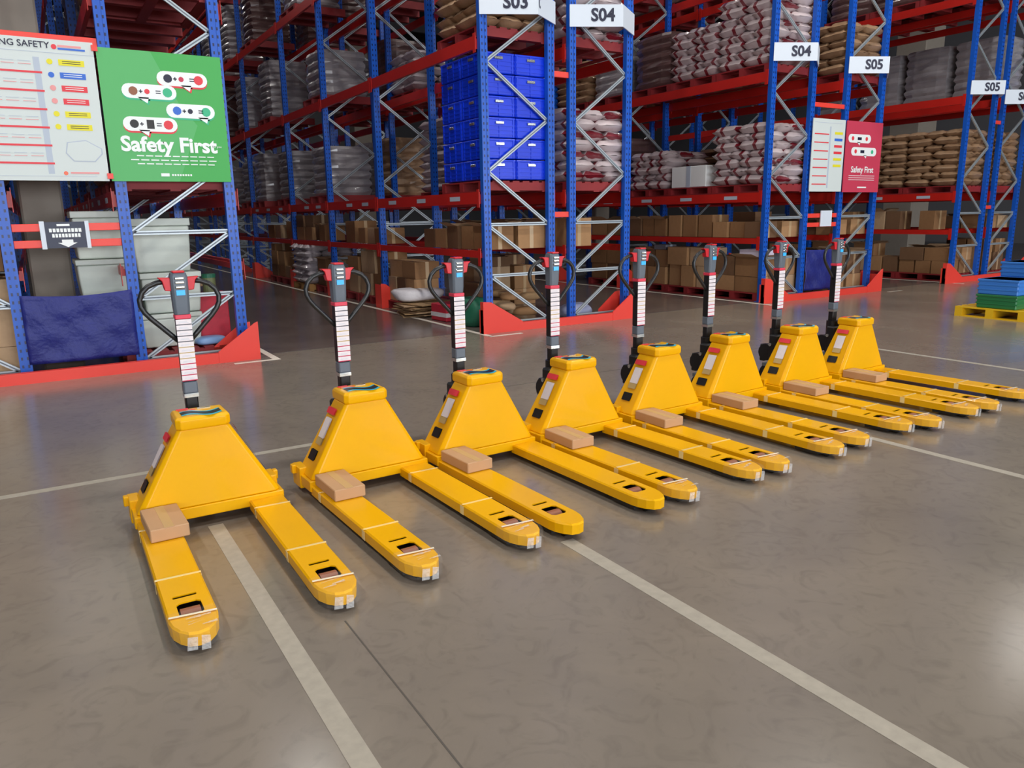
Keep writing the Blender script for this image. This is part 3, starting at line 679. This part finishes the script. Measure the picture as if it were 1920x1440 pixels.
# ---------------------------------------------------------------- tarpaulins
def tarp(x0, x1, z0, z1, y, lab, sag=.03):
    nx, nz = 26, 18; vs = []; fs = []
    for j in range(nz+1):
        for i in range(nx+1):
            u, v = i/nx, j/nz; s = sag*(math.sin(PI*u)); x = x0+(x1-x0)*u; z = z1-(z1-z0)*v-(1-v)*s-(.05*math.sin(PI*u*1.0) if v > .9 else 0)*0
            yy = y-.02*math.sin(PI*u)*v+.008*math.sin(u*9+v*7)+.005*math.sin(u*21-v*12)+.004*math.sin(v*17+u*3)+R.uniform(-.002, .002)
            vs.append((x, yy, z))
    for j in range(nz):
        for i in range(nx): a = j*(nx+1)+i; fs.append((a, a+1, a+nx+2, a+nx+1))
    o = build(MB().add(vs, fs, TARPB), 'tarpaulin', smooth=True); s = o.modifiers.new('s', 'SOLIDIFY'); s.thickness = .003
    return tag(o, lab, 'tarpaulin')
tarp(-.16, .78, .15, .80, 8.36, 'wrinkled blue tarpaulin hung between posts behind the leftmost truck')
tarp(11.0, 11.80, .12, .80, 8.36, 'dark blue tarpaulin hung between the middle racks below the pink poster', .01)

# ---------------------------------------------------------------- pallets, sacks, cartons, crates
def pallet_thing(x, y, z, lab, group, mt=RPAL, detail=True, wx=1.0, wy=1.1):
    if detail:
        t = thing('pallet', lab, 'pallet', (x, y, z), 0, group)
        key = ('pl', wx, wy, mt.name)
        if key not in BM:
            BM[key] = (MB().box(-.05, .05, -wy/2, wy/2, -.018, 0, mt).mesh('deck_board'), MB().box(-wx/2, wx/2, -.05, .05, -.1, 0, mt).mesh('pallet_bearer'), MB().box(-.05, .05, -wy/2, wy/2, 0, .016, mt).mesh('bottom_board'))
        a, b, c = BM[key]
        for i in range(7): ob('deck_board', a, t, (-wx/2+.05+i*(wx-.1)/6, 0, .134))
        for yy in (-wy/2+.05, 0, wy/2-.05): ob('bearer', b, t, (0, yy, .116))
        for xx in (-wx/2+.05, 0, wx/2-.05): ob('bottom_board', c, t, (xx, 0, 0))
        return t
    key = ('pls', wx, wy, mt.name)
    if key not in BM:
        m = MB(); m.box(-wx/2, wx/2, -wy/2, wy/2, .116, .134, mt)
        for yy in (-wy/2+.05, 0, wy/2-.05): m.box(-wx/2, wx/2, yy-.05, yy+.05, 0, .116, mt)
        BM[key] = m.mesh('pallet')
    return tag(ob('pallet', BM[key], None, (x, y, z)), lab, 'pallet', group)
def sack_mesh(mt, lx, ly, h, seed):
    q = random.Random(seed); nx, ny = 6, 8; vs = []; fs = []
    def prof_(u): return (1-abs(2*u-1)**4)**.38
    for side in (1, -1):
        for j in range(ny+1):
            for i in range(nx+1):
                u, v = i/nx, j/ny; t_ = max(0, prof_(u))*max(0, prof_(v))
                vs.append(((u-.5)*lx, (v-.5)*ly, h/2+side*(h/2)*t_*(1+q.uniform(-.08, .05)) + (q.uniform(-.006, .006))))
    n = (nx+1)*(ny+1)
    for s in (0, n):
        for j in range(ny):
            for i in range(nx):
                a = s+j*(nx+1)+i; f = (a, a+1, a+nx+2, a+nx+1); fs.append(f if s == 0 else f[::-1])
    return MB().add(vs, fs, mt).mesh('sack', True)
SK = {}
for nm, mt in (('red', SACKR), ('white', SACKW), ('brown', SACKB)):
    SK[nm] = [(sack_mesh(mt, .52, .38, .155, k), sack_mesh(mt, .36, .53, .155, k+9)) for k in range(3)]
WORDK = dict(red='red-printed white sacks', white='white sacks', brown='brown paper sacks')
def sack_load(x, y, z, kind, lab, group, layers=7, lh=.132, xoff=0):
    t = thing('wrapped_sack_load', lab, 'sacks', (x, y, z), 0, group)
    for k in range(layers):
        if k % 2:
            for i in range(2):
                for j in range(3):
                    ob('sack', SK[kind][R.randrange(3)][0], t, ((i-.5)*.51+R.uniform(-.02, .02), (j-1)*.37+R.uniform(-.015, .015), k*lh), (R.uniform(-.04, .04), R.uniform(-.03, .03), R.uniform(-.05, .05)+PI*R.randrange(2)))
        else:
            for i in range(3):
                for j in range(2):
                    ob('sack', SK[kind][R.randrange(3)][1], t, ((i-1)*.345+R.uniform(-.015, .015), (j-.5)*.54+R.uniform(-.02, .02), k*lh), (R.uniform(-.04, .04), R.uniform(-.03, .03), R.uniform(-.05, .05)+PI*R.randrange(2)))
    return t
WR = {}
def wrapped_mesh(mt, wx, wy, h, seed):
    q = random.Random(seed); n = 20; L = max(4, int(h/.14)); loops = []; zs = []
    for k in range(L*3+1):
        z = h*k/(L*3); ph = (k % 3); ins = .0 if ph else .03
        lp = []
        for i in range(n):
            a = 2*PI*i/n+PI/4; c, s = math.cos(a), math.sin(a); mxx = max(abs(c), abs(s)); rr_ = .93/mxx*min(1, 1.04-.0*mxx)
            rr_ = min(rr_, 1.2); wob = 1+q.uniform(-.025, .025)
            lp.append(((wx/2-ins)*c*rr_*wob, (wy/2-ins)*s*rr_*wob))
        loops.append(lp); zs.append(z)
    return MB().loft(loops, zs, mt).mesh('wrapped_load', False)
def wrapped(x, y, z, mt, lab, group, h, rz=0):
    key = (mt.name, round(h, 1), R.randrange(2))
    if key not in WR: WR[key] = wrapped_mesh(mt, 1.0, 1.08, round(h, 1), hash(key) % 999 if False else len(WR))
    return tag(ob('wrapped_load', WR[key], None, (x, y, z), (0, 0, rz)), lab, 'pallet load', group)
CT = {}
def carton_mesh(mt, openf, k):
    m = MB(); m.box(-.5, .5, -.5, .5, 0, 1, mt)
    m.box(-.07, .07, -.503, .503, .001, 1.004, CTAPE)
    if openf:
        for s in (-1, 1):
            m.add([(s*.5, -.5, 1), (s*.5, .5, 1), (s*.85, .45, 1.18), (s*.85, -.45, 1.18)], [(0, 1, 2, 3)], CARD[3])
            m.add([(-.5, s*.5, 1), (.5, s*.5, 1), (.45, s*.8, 1.12), (-.45, s*.8, 1.12)], [(0, 1, 2, 3)], CARD[3])
    return m.mesh('carton')
for i, c in enumerate(CARD):
    CT[(i, 0)] = carton_mesh(c, False, i); CT[(i, 1)] = carton_mesh(c, True, i)
TOPS = []
def carton(x, y, z, sx, sy, sz, lab, group, rz=0, ci=None, op=0):
    TOPS.append((x-sx/2, x+sx/2, y-sy/2, y+sy/2, z+sz))
    ci = R.choice((0, 0, 1, 1, 2, 3)) if ci is None else ci
    return tag(ob('carton', CT[(ci, op)], None, (x, y, z), (0, 0, rz), (sx, sy, sz)), lab, 'box', group)
LW = {-1: 'floor level', 0: 'low shelf', 1: 'first beam level', 2: 'second beam level', 3: 'third beam level', 4: 'fourth beam level', 5: 'top beam level'}
RS = dict(A='leftmost rack', B='green poster rack', C='S03 rack', D='near S04 rack', E='far S04 rack', F='pink poster rack', G='far S05 rack', H='S06 rack')
ORD = ['first', 'second', 'third', 'fourth', 'fifth', 'sixth', 'seventh', 'eighth', 'ninth', 'tenth', 'eleventh', 'twelfth', '13th', '14th', '15th', '16th', '17th', '18th', '19th', '20th', '21st', '22nd', '23rd', '24th', '25th']
SLOTS = []
for k in range(9):
    ya, yb = YS[k]+.1, YS[k+1]-.02; n = 3 if yb-ya > 3 else 2
    for j in range(n): SLOTS.append(ya+(yb-ya)*(j+.5)/n)
def cx_(r): return sum(ROW[r])/2
def lz(l): return (0 if l < 0 else LEV[l]+.003)
def lab_of(what, r, l, s): return '%s, %s from the front, %s of %s' % (what, ORD[s], LW[l], RS[r])
def put(r, l, s, kind, layers=7, h=None, detail=None, palm=RPAL):
    x = cx_(r); y = SLOTS[s]; z = lz(l); det = (s < 4) if detail is None else detail
    if kind == 'none': return
    pallet_thing(x, y, z, lab_of('red pallet', r, l, s), 'red pallets on the racks', palm, det and l < 3)
    z += .136
    if kind in ('red', 'white', 'brown'):
        if s < 5 and l < 4: sack_load(x, y, z, kind, lab_of('wrapped '+WORDK[kind], r, l, s), 'film-wrapped sack stacks on pallets', layers)
        else: wrapped(x, y, z, {'red': WRAPG, 'white': WRAPG, 'brown': SACKB}[kind], lab_of('film-wrapped load of sacks', r, l, s), 'film-wrapped loads on pallets', .135*layers)
    elif kind == 'grey': wrapped(x, y, z, WRAPG, lab_of('pale film-wrapped load', r, l, s), 'film-wrapped loads on pallets', h or 1.1)
    elif kind == 'dark': wrapped(x, y, z, WRAPD, lab_of('dark brown film-wrapped load', r, l, s), 'film-wrapped loads on pallets', h or 1.1)
    elif kind == 'box': cartons(x, y, z, r, l, s, h or .9)
TONE = ['tan', 'brown', 'dark brown', 'pale']
def cartons(x, y, z, r, l, s, h, wx=.98, wy=1.05):
    zz = z; lay = 0
    cols = (0, 1) if (s == 0 or r in 'BDFH') else (0,)
    while zz < z+h-.15:
        hh = min(R.choice((.26, .32, .38)), z+h-zz); ny = R.choice((2, 2, 3)); lay += 1
        for i in cols:
            if r in 'B' and i == 0 and s: continue
            for j in range(ny):
                if zz+hh > z+h-.1 and R.random() < .35: continue
                sy = wy/ny; ci = R.choice((0, 0, 1, 1, 2, 3)); op = 1 if zz+hh > z+h-.15 and R.random() < .35 else 0
                lab = '%s%s carton, %s layer %s %s, %s stack, %s, %s' % ('open ' if op else '', TONE[ci], ORD[lay-1], ('left', 'right')[i], ('front', 'middle', 'back')[j if ny == 3 else j*2], ORD[s], LW[l], RS[r])
                carton(x+(i-.5)*wx/2+R.uniform(-.03, .03), y+(j-(ny-1)/2)*sy, zz, wx/2-.08, sy-.035, hh-.004, lab, 'brown cartons stored in the racks', R.uniform(-.03, .03), ci, op)
        zz += hh
# --- rack C (S03)
CR = MB(); CR.box(-.225, .225, -.27, .27, .012, .245, CRATEB, .01)
for s in (-1, 1):
    for zz in (.05, .10, .15): CR.box(-.22, .22, s*.27-.006, s*.27+.006, zz, zz+.018, CRATEB)
    for zz in (.05, .10, .15): CR.box(s*.225-.006, s*.225+.006, -.26, .26, zz, zz+.018, CRATEB)
    for j in (-.24, -.08, .08, .24): CR.box(s*.225-.008, s*.225+.008, j-.01, j+.01, .02, .24, CRATEB)
    for j in (-.2, 0, .2): CR.box(j-.01, j+.01, s*.27-.008, s*.27+.008, .02, .24, CRATEB)
CR.box(-.23, .23, -.275, .275, .225, .25, CRATEB, .005)
CRM = CR.mesh('crate_body'); HND = MB().box(-.06, .06, -.006, .006, -.016, .016, SILV, .004).mesh('handle')
sx_ = cx_('C')
def crate_stack(x, y, z, n, where, group):
    for k in range(n):
        for i in (-1, 1):
            for j in (-1, 1):
                t = tag(ob('plastic_crate', CRM, None, (x+i*.235, y+j*.28, z+k*.251)), 'blue ribbed plastic crate, %s layer up, %s %s column of the S03 stack' % (ORD[k], 'right' if i > 0 else 'left', 'back' if j > 0 else 'front'), 'crate', group)
                if j < 0: ob('handle', HND, t, (0, -.283, .19))
                if i < 0: ob('handle', HND, t, (-.237, 0, .19), (0, 0, PI/2))
pallet_thing(sx_, SLOTS[0], lz(1), 'red pallet under the stack of blue crates in the S03 rack', 'red pallets on the racks')
crate_stack(sx_, SLOTS[0], lz(1)+.138, 6, 'crate stack in the S03 rack', 'blue plastic crates')
kC = {1: ['none', 'none', 'none', 'none', 'none', 'white', 'none', 'grey', 'none', 'white', 'grey', 'none', 'grey', 'dark', 'grey'],
      2: ['brown', 'none', 'none', 'none', 'none', 'white', 'none', 'none', 'grey', 'none', 'grey', 'none', 'dark', 'grey', 'dark'],
      3: ['dark', 'none', 'none', 'none', 'dark', 'none', 'grey', 'none', 'none', 'dark', 'none', 'grey', 'none', 'grey', 'dark'],
      4: ['none', 'dark', 'none', 'none', 'grey', 'none', 'none', 'none', 'grey', 'none', 'dark', 'none', 'dark', 'grey', 'dark']}
for l, ks in kC.items():
    for s, k in enumerate(ks):
        if s < len(SLOTS): put('C', l, s, k, layers=R.choice((6, 7, 8)), h=R.choice((1.0, 1.2, 1.3)))
for s in range(1, 12):
    if s < 8 and s != 4: put('D', 1, s, ('white', 'red', 'brown')[s % 3], R.choice((6, 8, 9)), 1.1, detail=False)
    if s < 8 and s != 3: put('D', 2, s, ('white', 'white', 'dark')[s % 3], R.choice((5, 7)), 1.1, detail=False)
    if s % 2: put('D', 3, s, 'dark', 6, 1.0, detail=False)
put('D', 1, 0, 'red', 7); put('D', 2, 0, 'red', 8); put('D', 3, 0, 'grey', 7, 1.1)
# low shelves and floor level of C / D
for s in range(0, 9):
    x = cx_('C')
    if s not in (2,): cartons(x, SLOTS[s], lz(0), 'C', 0, s, R.choice((.3, .42, .5)))
    if s in (0, 1): continue
    if s in (6,): continue
    pallet_thing(x, SLOTS[s], 0, lab_of('red pallet', 'C', -1, s), 'red pallets on the floor under racks', RPAL, s < 4)
    cartons(x, SLOTS[s], .14, 'C', -1, s, R.choice((.5, .65, .75)))
pallet_thing(cx_('C')-.12, SLOTS[6], 0, 'yellowish wooden pallet under the white sacks along the S03 aisle', 'red pallets on the floor under racks', WPAL)
sack_load(cx_('C')-.12, SLOTS[6], .136, 'white', 'floor stack of white sacks on a yellowish pallet along the S03 rack', 'film-wrapped sack stacks on pallets', 6)
for s in range(0, 3):
    cartons(cx_('D'), SLOTS[s], lz(0), 'D', 0, s, .45)
    if s > 1: cartons(cx_('D'), SLOTS[s], 0.002, 'D', -1, s, .8)
# rack E
put('E', 1, 0, 'red', 7); put('E', 2, 0, 'red', 8); put('E', 3, 0, 'red', 8); put('E', 2, 1, 'red', 6); put('E', 2, 2, 'dark', 6, .9)
pallet_thing(cx_('E'), SLOTS[1], lz(1), lab_of('red pallet', 'E', 1, 1), 'red pallets on the racks')
o = tag(build(MB().box(-.42, .42, -.42, .42, 0, .36, WHITE, .01).box(-.425, .425, -.05, .05, .0, .362, PGRY), 'white_carton', None, (cx_('E')-.05, SLOTS[1]+.05, lz(1)+.137)), 'large white carton with pale tape between sack stacks in the second S04 rack', 'box')
put('E', 1, 2, 'red', 5)
for s in (3, 4, 5): put('E', 1, s, ('dark', 'grey', 'brown')[s % 3], 6, 1.0, False); put('E', 2, s, ('grey', 'brown', 'dark')[s % 3], 6, 1.0, False); put('E', 3, s, 'dark', 6, 1.0, False)
for s in range(0, 4):
    cartons(cx_('E'), SLOTS[s], lz(0), 'E', 0, s, (.42, .5, .38, .4)[s])
    pallet_thing(cx_('E'), SLOTS[s], 0, lab_of('red pallet', 'E', -1, s), 'red pallets on the floor under racks')
    cartons(cx_('E'), SLOTS[s], .136, 'E', -1, s, (.62, .7, .78, .6)[s])
def top_z(x, y, zlo, zhi, e=.1):
    z = [t[4] for t in TOPS if t[0]-e < x < t[1]+e and t[2]-e < y < t[3]+e and zlo < t[4] < zhi]
    return max(z) if z else zlo
LBL = mat('light_blue_box', (70, 150, 220), .4); LIL = mat('lilac_white_box', (205, 200, 222), .5); GRYB = mat('grey_bag', (120, 118, 128), .5)
for (x, y, sx, sy, h, mt, lab, nm) in ((10.2, 8.72, .36, .42, .12, LIL, 'flat lilac white carton atop floor cartons at the near end of the far S04 rack', 'white_carton'),
        (10.22, 9.5, .3, .3, .1, SIGNW, 'small pale carton atop floor cartons, second from the front of the far S04 rack', 'white_carton'),
        (10.2, 10.3, .3, .36, .1, LBL, 'light blue box atop floor cartons in the middle of the far S04 rack', 'blue_box'),
        (10.2, 10.9, .3, .3, .09, GRYB, 'flat grey box atop floor cartons, farther along the far S04 rack', 'grey_box')):
    z = top_z(x, y, .2, .93, .18)
    if z+h < .93: tag(build(MB().box(-sx/2, sx/2, -sy/2, sy/2, 0, h, mt, .008).box(-.03, .03, -sy/2-.001, sy/2+.001, .0, h+.001, PGRY), nm, None, (x, y, z+.001), (0, 0, R.uniform(-.1, .1))), lab, 'box')
for s in range(0, 5):
    for l, k in ((1, 'brown'), (2, 'brown'), (3, 'dark')): put('F', l, s, k if s else 'brown', 6, 1.0, s < 1)
    if s < 2: cartons(cx_('F'), SLOTS[s], lz(0), 'F', 0, s, .4); cartons(cx_('F'), SLOTS[s], .002, 'F', -1, s, .7)
for r in 'GH':
    for s in range(0, 4):
        for l, k in ((1, 'brown'), (2, 'grey'), (3, 'dark')):
            if r == 'G' and l == 2: continue
            put(r, l, s, k, 8 if l == 1 else 6, 1.1, r == 'G' and s < 2 and l < 2)
        if r == 'H' and s: continue
        cartons(cx_(r), SLOTS[s], lz(0), r, 0, s, .4)
        pallet_thing(cx_(r), SLOTS[s], 0, lab_of('red pallet', r, -1, s), 'red pallets on the floor under racks', RPAL, s < 2)
        cartons(cx_(r), SLOTS[s], .138, r, -1, s, .66)
# rack B and A
put('B', 2, 0, 'brown', 5); put('B', 3, 0, 'brown', 7)
for s in range(1, 7):
    for l in (1, 2, 3): put('B', l, s, ('dark', 'grey', 'dark', 'brown')[(s+l) % 4], 6, 1.0, False)
    if s in (2, 3): cartons(cx_('B'), SLOTS[s], .002, 'B', -1, s, .7)
put('B', 1, 0, 'dark', 6, .9)
for s in range(0, 3):
    for l in (1, 2, 3): put('A', l, s, ('dark', 'brown')[(s+l) % 2], 6, 1.0, False)
    if s < 1: cartons(cx_('A'), SLOTS[s], .002, 'A', -1, s, .95); cartons(cx_('A'), SLOTS[s], lz(0), 'A', 0, s, .5)

# ---------------------------------------------------------------- odds and ends
def bin_(x, y, z, sx, sy, h, lab):
    t = thing('plastic_bin', lab, 'bin', (x, y, z), 0, 'cream plastic bins')
    m = MB(); m.loft([[(-sx*k, -sy*k), (sx*k, -sy*k), (sx*k, sy*k), (-sx*k, sy*k)] for k in (.44, .47, .48)], [0, h*.5, h*.86], CREAM); bevel(build(m, 'bin_body', t), .02)
    bevel(build(MB().box(-sx/2, sx/2, -sy/2, sy/2, h*.86, h, CREAM), 'rim', t), .01); return t
bin_(1.15, 9.02, .93, .58, .6, .55, 'upper cream plastic bin behind the rack frame, right of the post')
bin_(.60, 9.05, 1.09, .50, .6, .47, 'cream plastic bin topmost behind the small navy notice')
bin_(.60, 9.05, .70, .52, .6, .385, 'cream plastic bin with folded film below the topmost one')
bin_(.62, 9.05, .14, .54, .7, .555, 'lowest cream plastic bin behind the blue tarpaulin')
bin_(1.2, 9.02, .50, .6, .6, .425, 'cream plastic bin under the upper one, right of the post')
bin_(1.16, 9.02, .14, .62, .6, .355, 'white plastic bin at floor level behind the leftmost truck handle')
pallet_thing(1.18, 9.1, 0, 'red pallet under the cream bins', 'red pallets on the floor under racks')
def lump(x, y, z, sx, sy, sz, mt, name, lab, cat, seed=1, rz=0, group=None):
    bm = bmesh.new(); bmesh.ops.create_icosphere(bm, subdivisions=3, radius=1); q = random.Random(seed)
    a = [Vector((q.uniform(-1, 1), q.uniform(-1, 1), q.uniform(-1, 1)))*3.2 for _ in range(5)]
    for v in bm.verts:
        d = sum(math.sin(v.co.dot(k)+i) for i, k in enumerate(a))*.06
        c = v.co*(1+d); c = Vector([math.copysign(abs(t)**.75, t) for t in c]); v.co = Vector((c.x*sx, c.y*sy, max(c.z, -.75)*sz+.75*sz))
    me = bpy.data.meshes.new(name); bm.to_mesh(me); bm.free(); me.materials.append(mt); me.polygons.foreach_set('use_smooth', [True]*len(me.polygons))
    return tag(ob(name, me, None, (x, y, z), (0, 0, rz)), lab, cat, group)
lump(1.53, 8.75, .14, .16, .12, .05, mat('pale_blue_plastic', (130, 170, 220), .3), 'plastic_bag', 'pale blue plastic bag at the left rack by the red corner guard', 'bag', 3)
pot = MB().cyl((0, 0, 0), (0, 0, .16), .07, mat('olive_can', (120, 130, 90), .5), 16); pot.cyl((0, 0, .16), (0, 0, .2), .075, TARPG, 16)
tag(build(pot, 'can', None, (1.45, 9.0, .68)), 'olive can with green lid beside the leftmost truck handle', 'can')
build(MB().box(-.16, .16, -.12, .12, 0, .53, PINKBAG, .01), 'x').name = 'red_carton'
tag(bpy.data.objects['red_carton'], 'tall red carton standing right of the cream bins', 'box').location = (1.62, 9.0, .14)
bpy.data.objects['can'].location = (1.62, 9.0, .672)
# debris by the S03 rack
for k in range(9):
    a = R.uniform(-.3, .3)
    o = build(MB().box(-.42+R.uniform(0, .1), .42, -.32, .32, 0, .012, CARD[3] if k % 2 else BPAPER), 'flattened_carton', None, (5.02+R.uniform(-.06, .06), 10.55+R.uniform(-.1, .1), .004+k*.0205), (R.uniform(-.012, .012), R.uniform(-.012, .012), a))
    tag(o, '%s flattened carton, %s up in the loose pile beside the S03 rack' % ('pale' if k % 2 else 'brown', ORD[k]), 'cardboard', 'flattened cartons in the floor pile')
lump(4.95, 10.75, .20, .42, .3, .11, WBAG, 'plastic_bag', 'crumpled white plastic bag on the flattened carton pile', 'bag', 5)
tag(build(MB().box(-.24, .24, -.2, .2, 0, .24, PINKBAG, .01).box(-.242, .242, -.202, .202, .06, .12, WBAG), 'printed_carton', None, (5.02, 9.72, .002), (0, 0, .1)), 'red and white printed carton on the floor beside the S03 rack', 'box')
lump(4.98, 9.05, .0, .2, .34, .22, TARPG, 'tarpaulin_bundle', 'green tarpaulin bundle by the red corner guard of the S03 rack', 'tarpaulin', 8)
for k in range(16):
    o = lump(5.25+.42*(k % 2)+R.uniform(-.1, .14), 8.8+.2*(k//4)+R.uniform(-.05, .05), .005+.10*(k % 4), .19, .12, .06, (BPAPER, CARD[0], CARD[3])[k % 3], 'crumpled_paper', 'crumpled %s brown paper, %s layer, %s row back, %s side, behind the S03 frame' % (('mid', 'dark', 'pale')[k % 3], ORD[k % 4], ORD[k//4], ('left', 'right')[k % 2]), 'paper', 20+k, R.uniform(0, 3), 'crumpled brown paper heap')
carton(5.55, 9.75, .002, .4, .4, .5, 'brown carton beside the crumpled paper in the S03 rack', 'cartons near the paper heap')
carton(5.1, 11.25, .002, .4, .4, .42, 'brown carton at the back of the flattened carton pile', 'cartons near the paper heap')
lump(6.6, 8.9, .0, .3, .2, .11, mat('pale_lilac_bag', (180, 190, 225), .4), 'plastic_bag', 'pale lilac bag on the floor inside the S04 rack next to S03', 'bag', 9)
# goods at the right edge
pallet_thing(11.22, 5.2, 0, 'yellow plastic pallet at the right edge', 'yellow pallet', mat('yellow_plastic', (238, 190, 30), .4), wx=1.1, wy=.9)
CB = mat('light_blue_crate', (60, 130, 215), .4); CG = mat('green_crate', (40, 120, 70), .4)
def plain_crate(x, y, z, sx, sy, h, mt, lab):
    m = MB(); m.box(-sx/2, sx/2, -sy/2, sy/2, 0, h, mt, .012)
    for s in (-1, 1):
        for zz in (.3, .6): m.box(-sx/2, sx/2, s*sy/2-.008, s*sy/2+.008, h*zz, h*zz+.02, mt); m.box(s*sx/2-.008, s*sx/2+.008, -sy/2, sy/2, h*zz, h*zz+.02, mt)
    m.box(-sx/2-.01, sx/2+.01, -sy/2-.01, sy/2+.01, h-.03, h, mt, .005)
    return tag(build(m, 'plastic_crate', None, (x, y, z)), lab, 'crate', 'stacked crates at the right edge')
for i in range(2):
    plain_crate(10.96+i*.54, 5.15, .137, .5, .5, .18, CG, 'green crate, bottom of the right edge stack, '+('left one' if i == 0 else 'right one'))
    plain_crate(10.96+i*.54, 5.15, .319, .5, .5, .2, CB, 'light blue crate on a green one in the right edge stack, '+('left one' if i == 0 else 'right one'))
plain_crate(11.5, 5.15, .521, .5, .5, .2, CB, 'topmost light blue crate of the right edge stack')

# ---------------------------------------------------------------- put each root empty at its thing's base
bpy.context.view_layer.update()
for o in list(C.objects):
    if o.type == 'EMPTY' and o.parent is None and o.children and o.location.length < 1e-6:
        xs = [c.matrix_world @ Vector(b) for c in o.children if c.type == 'MESH' for b in c.bound_box]
        base = Vector(((min(p.x for p in xs)+max(p.x for p in xs))/2, (min(p.y for p in xs)+max(p.y for p in xs))/2, min(p.z for p in xs)))
        o.location = base
        for c in o.children: c.location = c.location-base
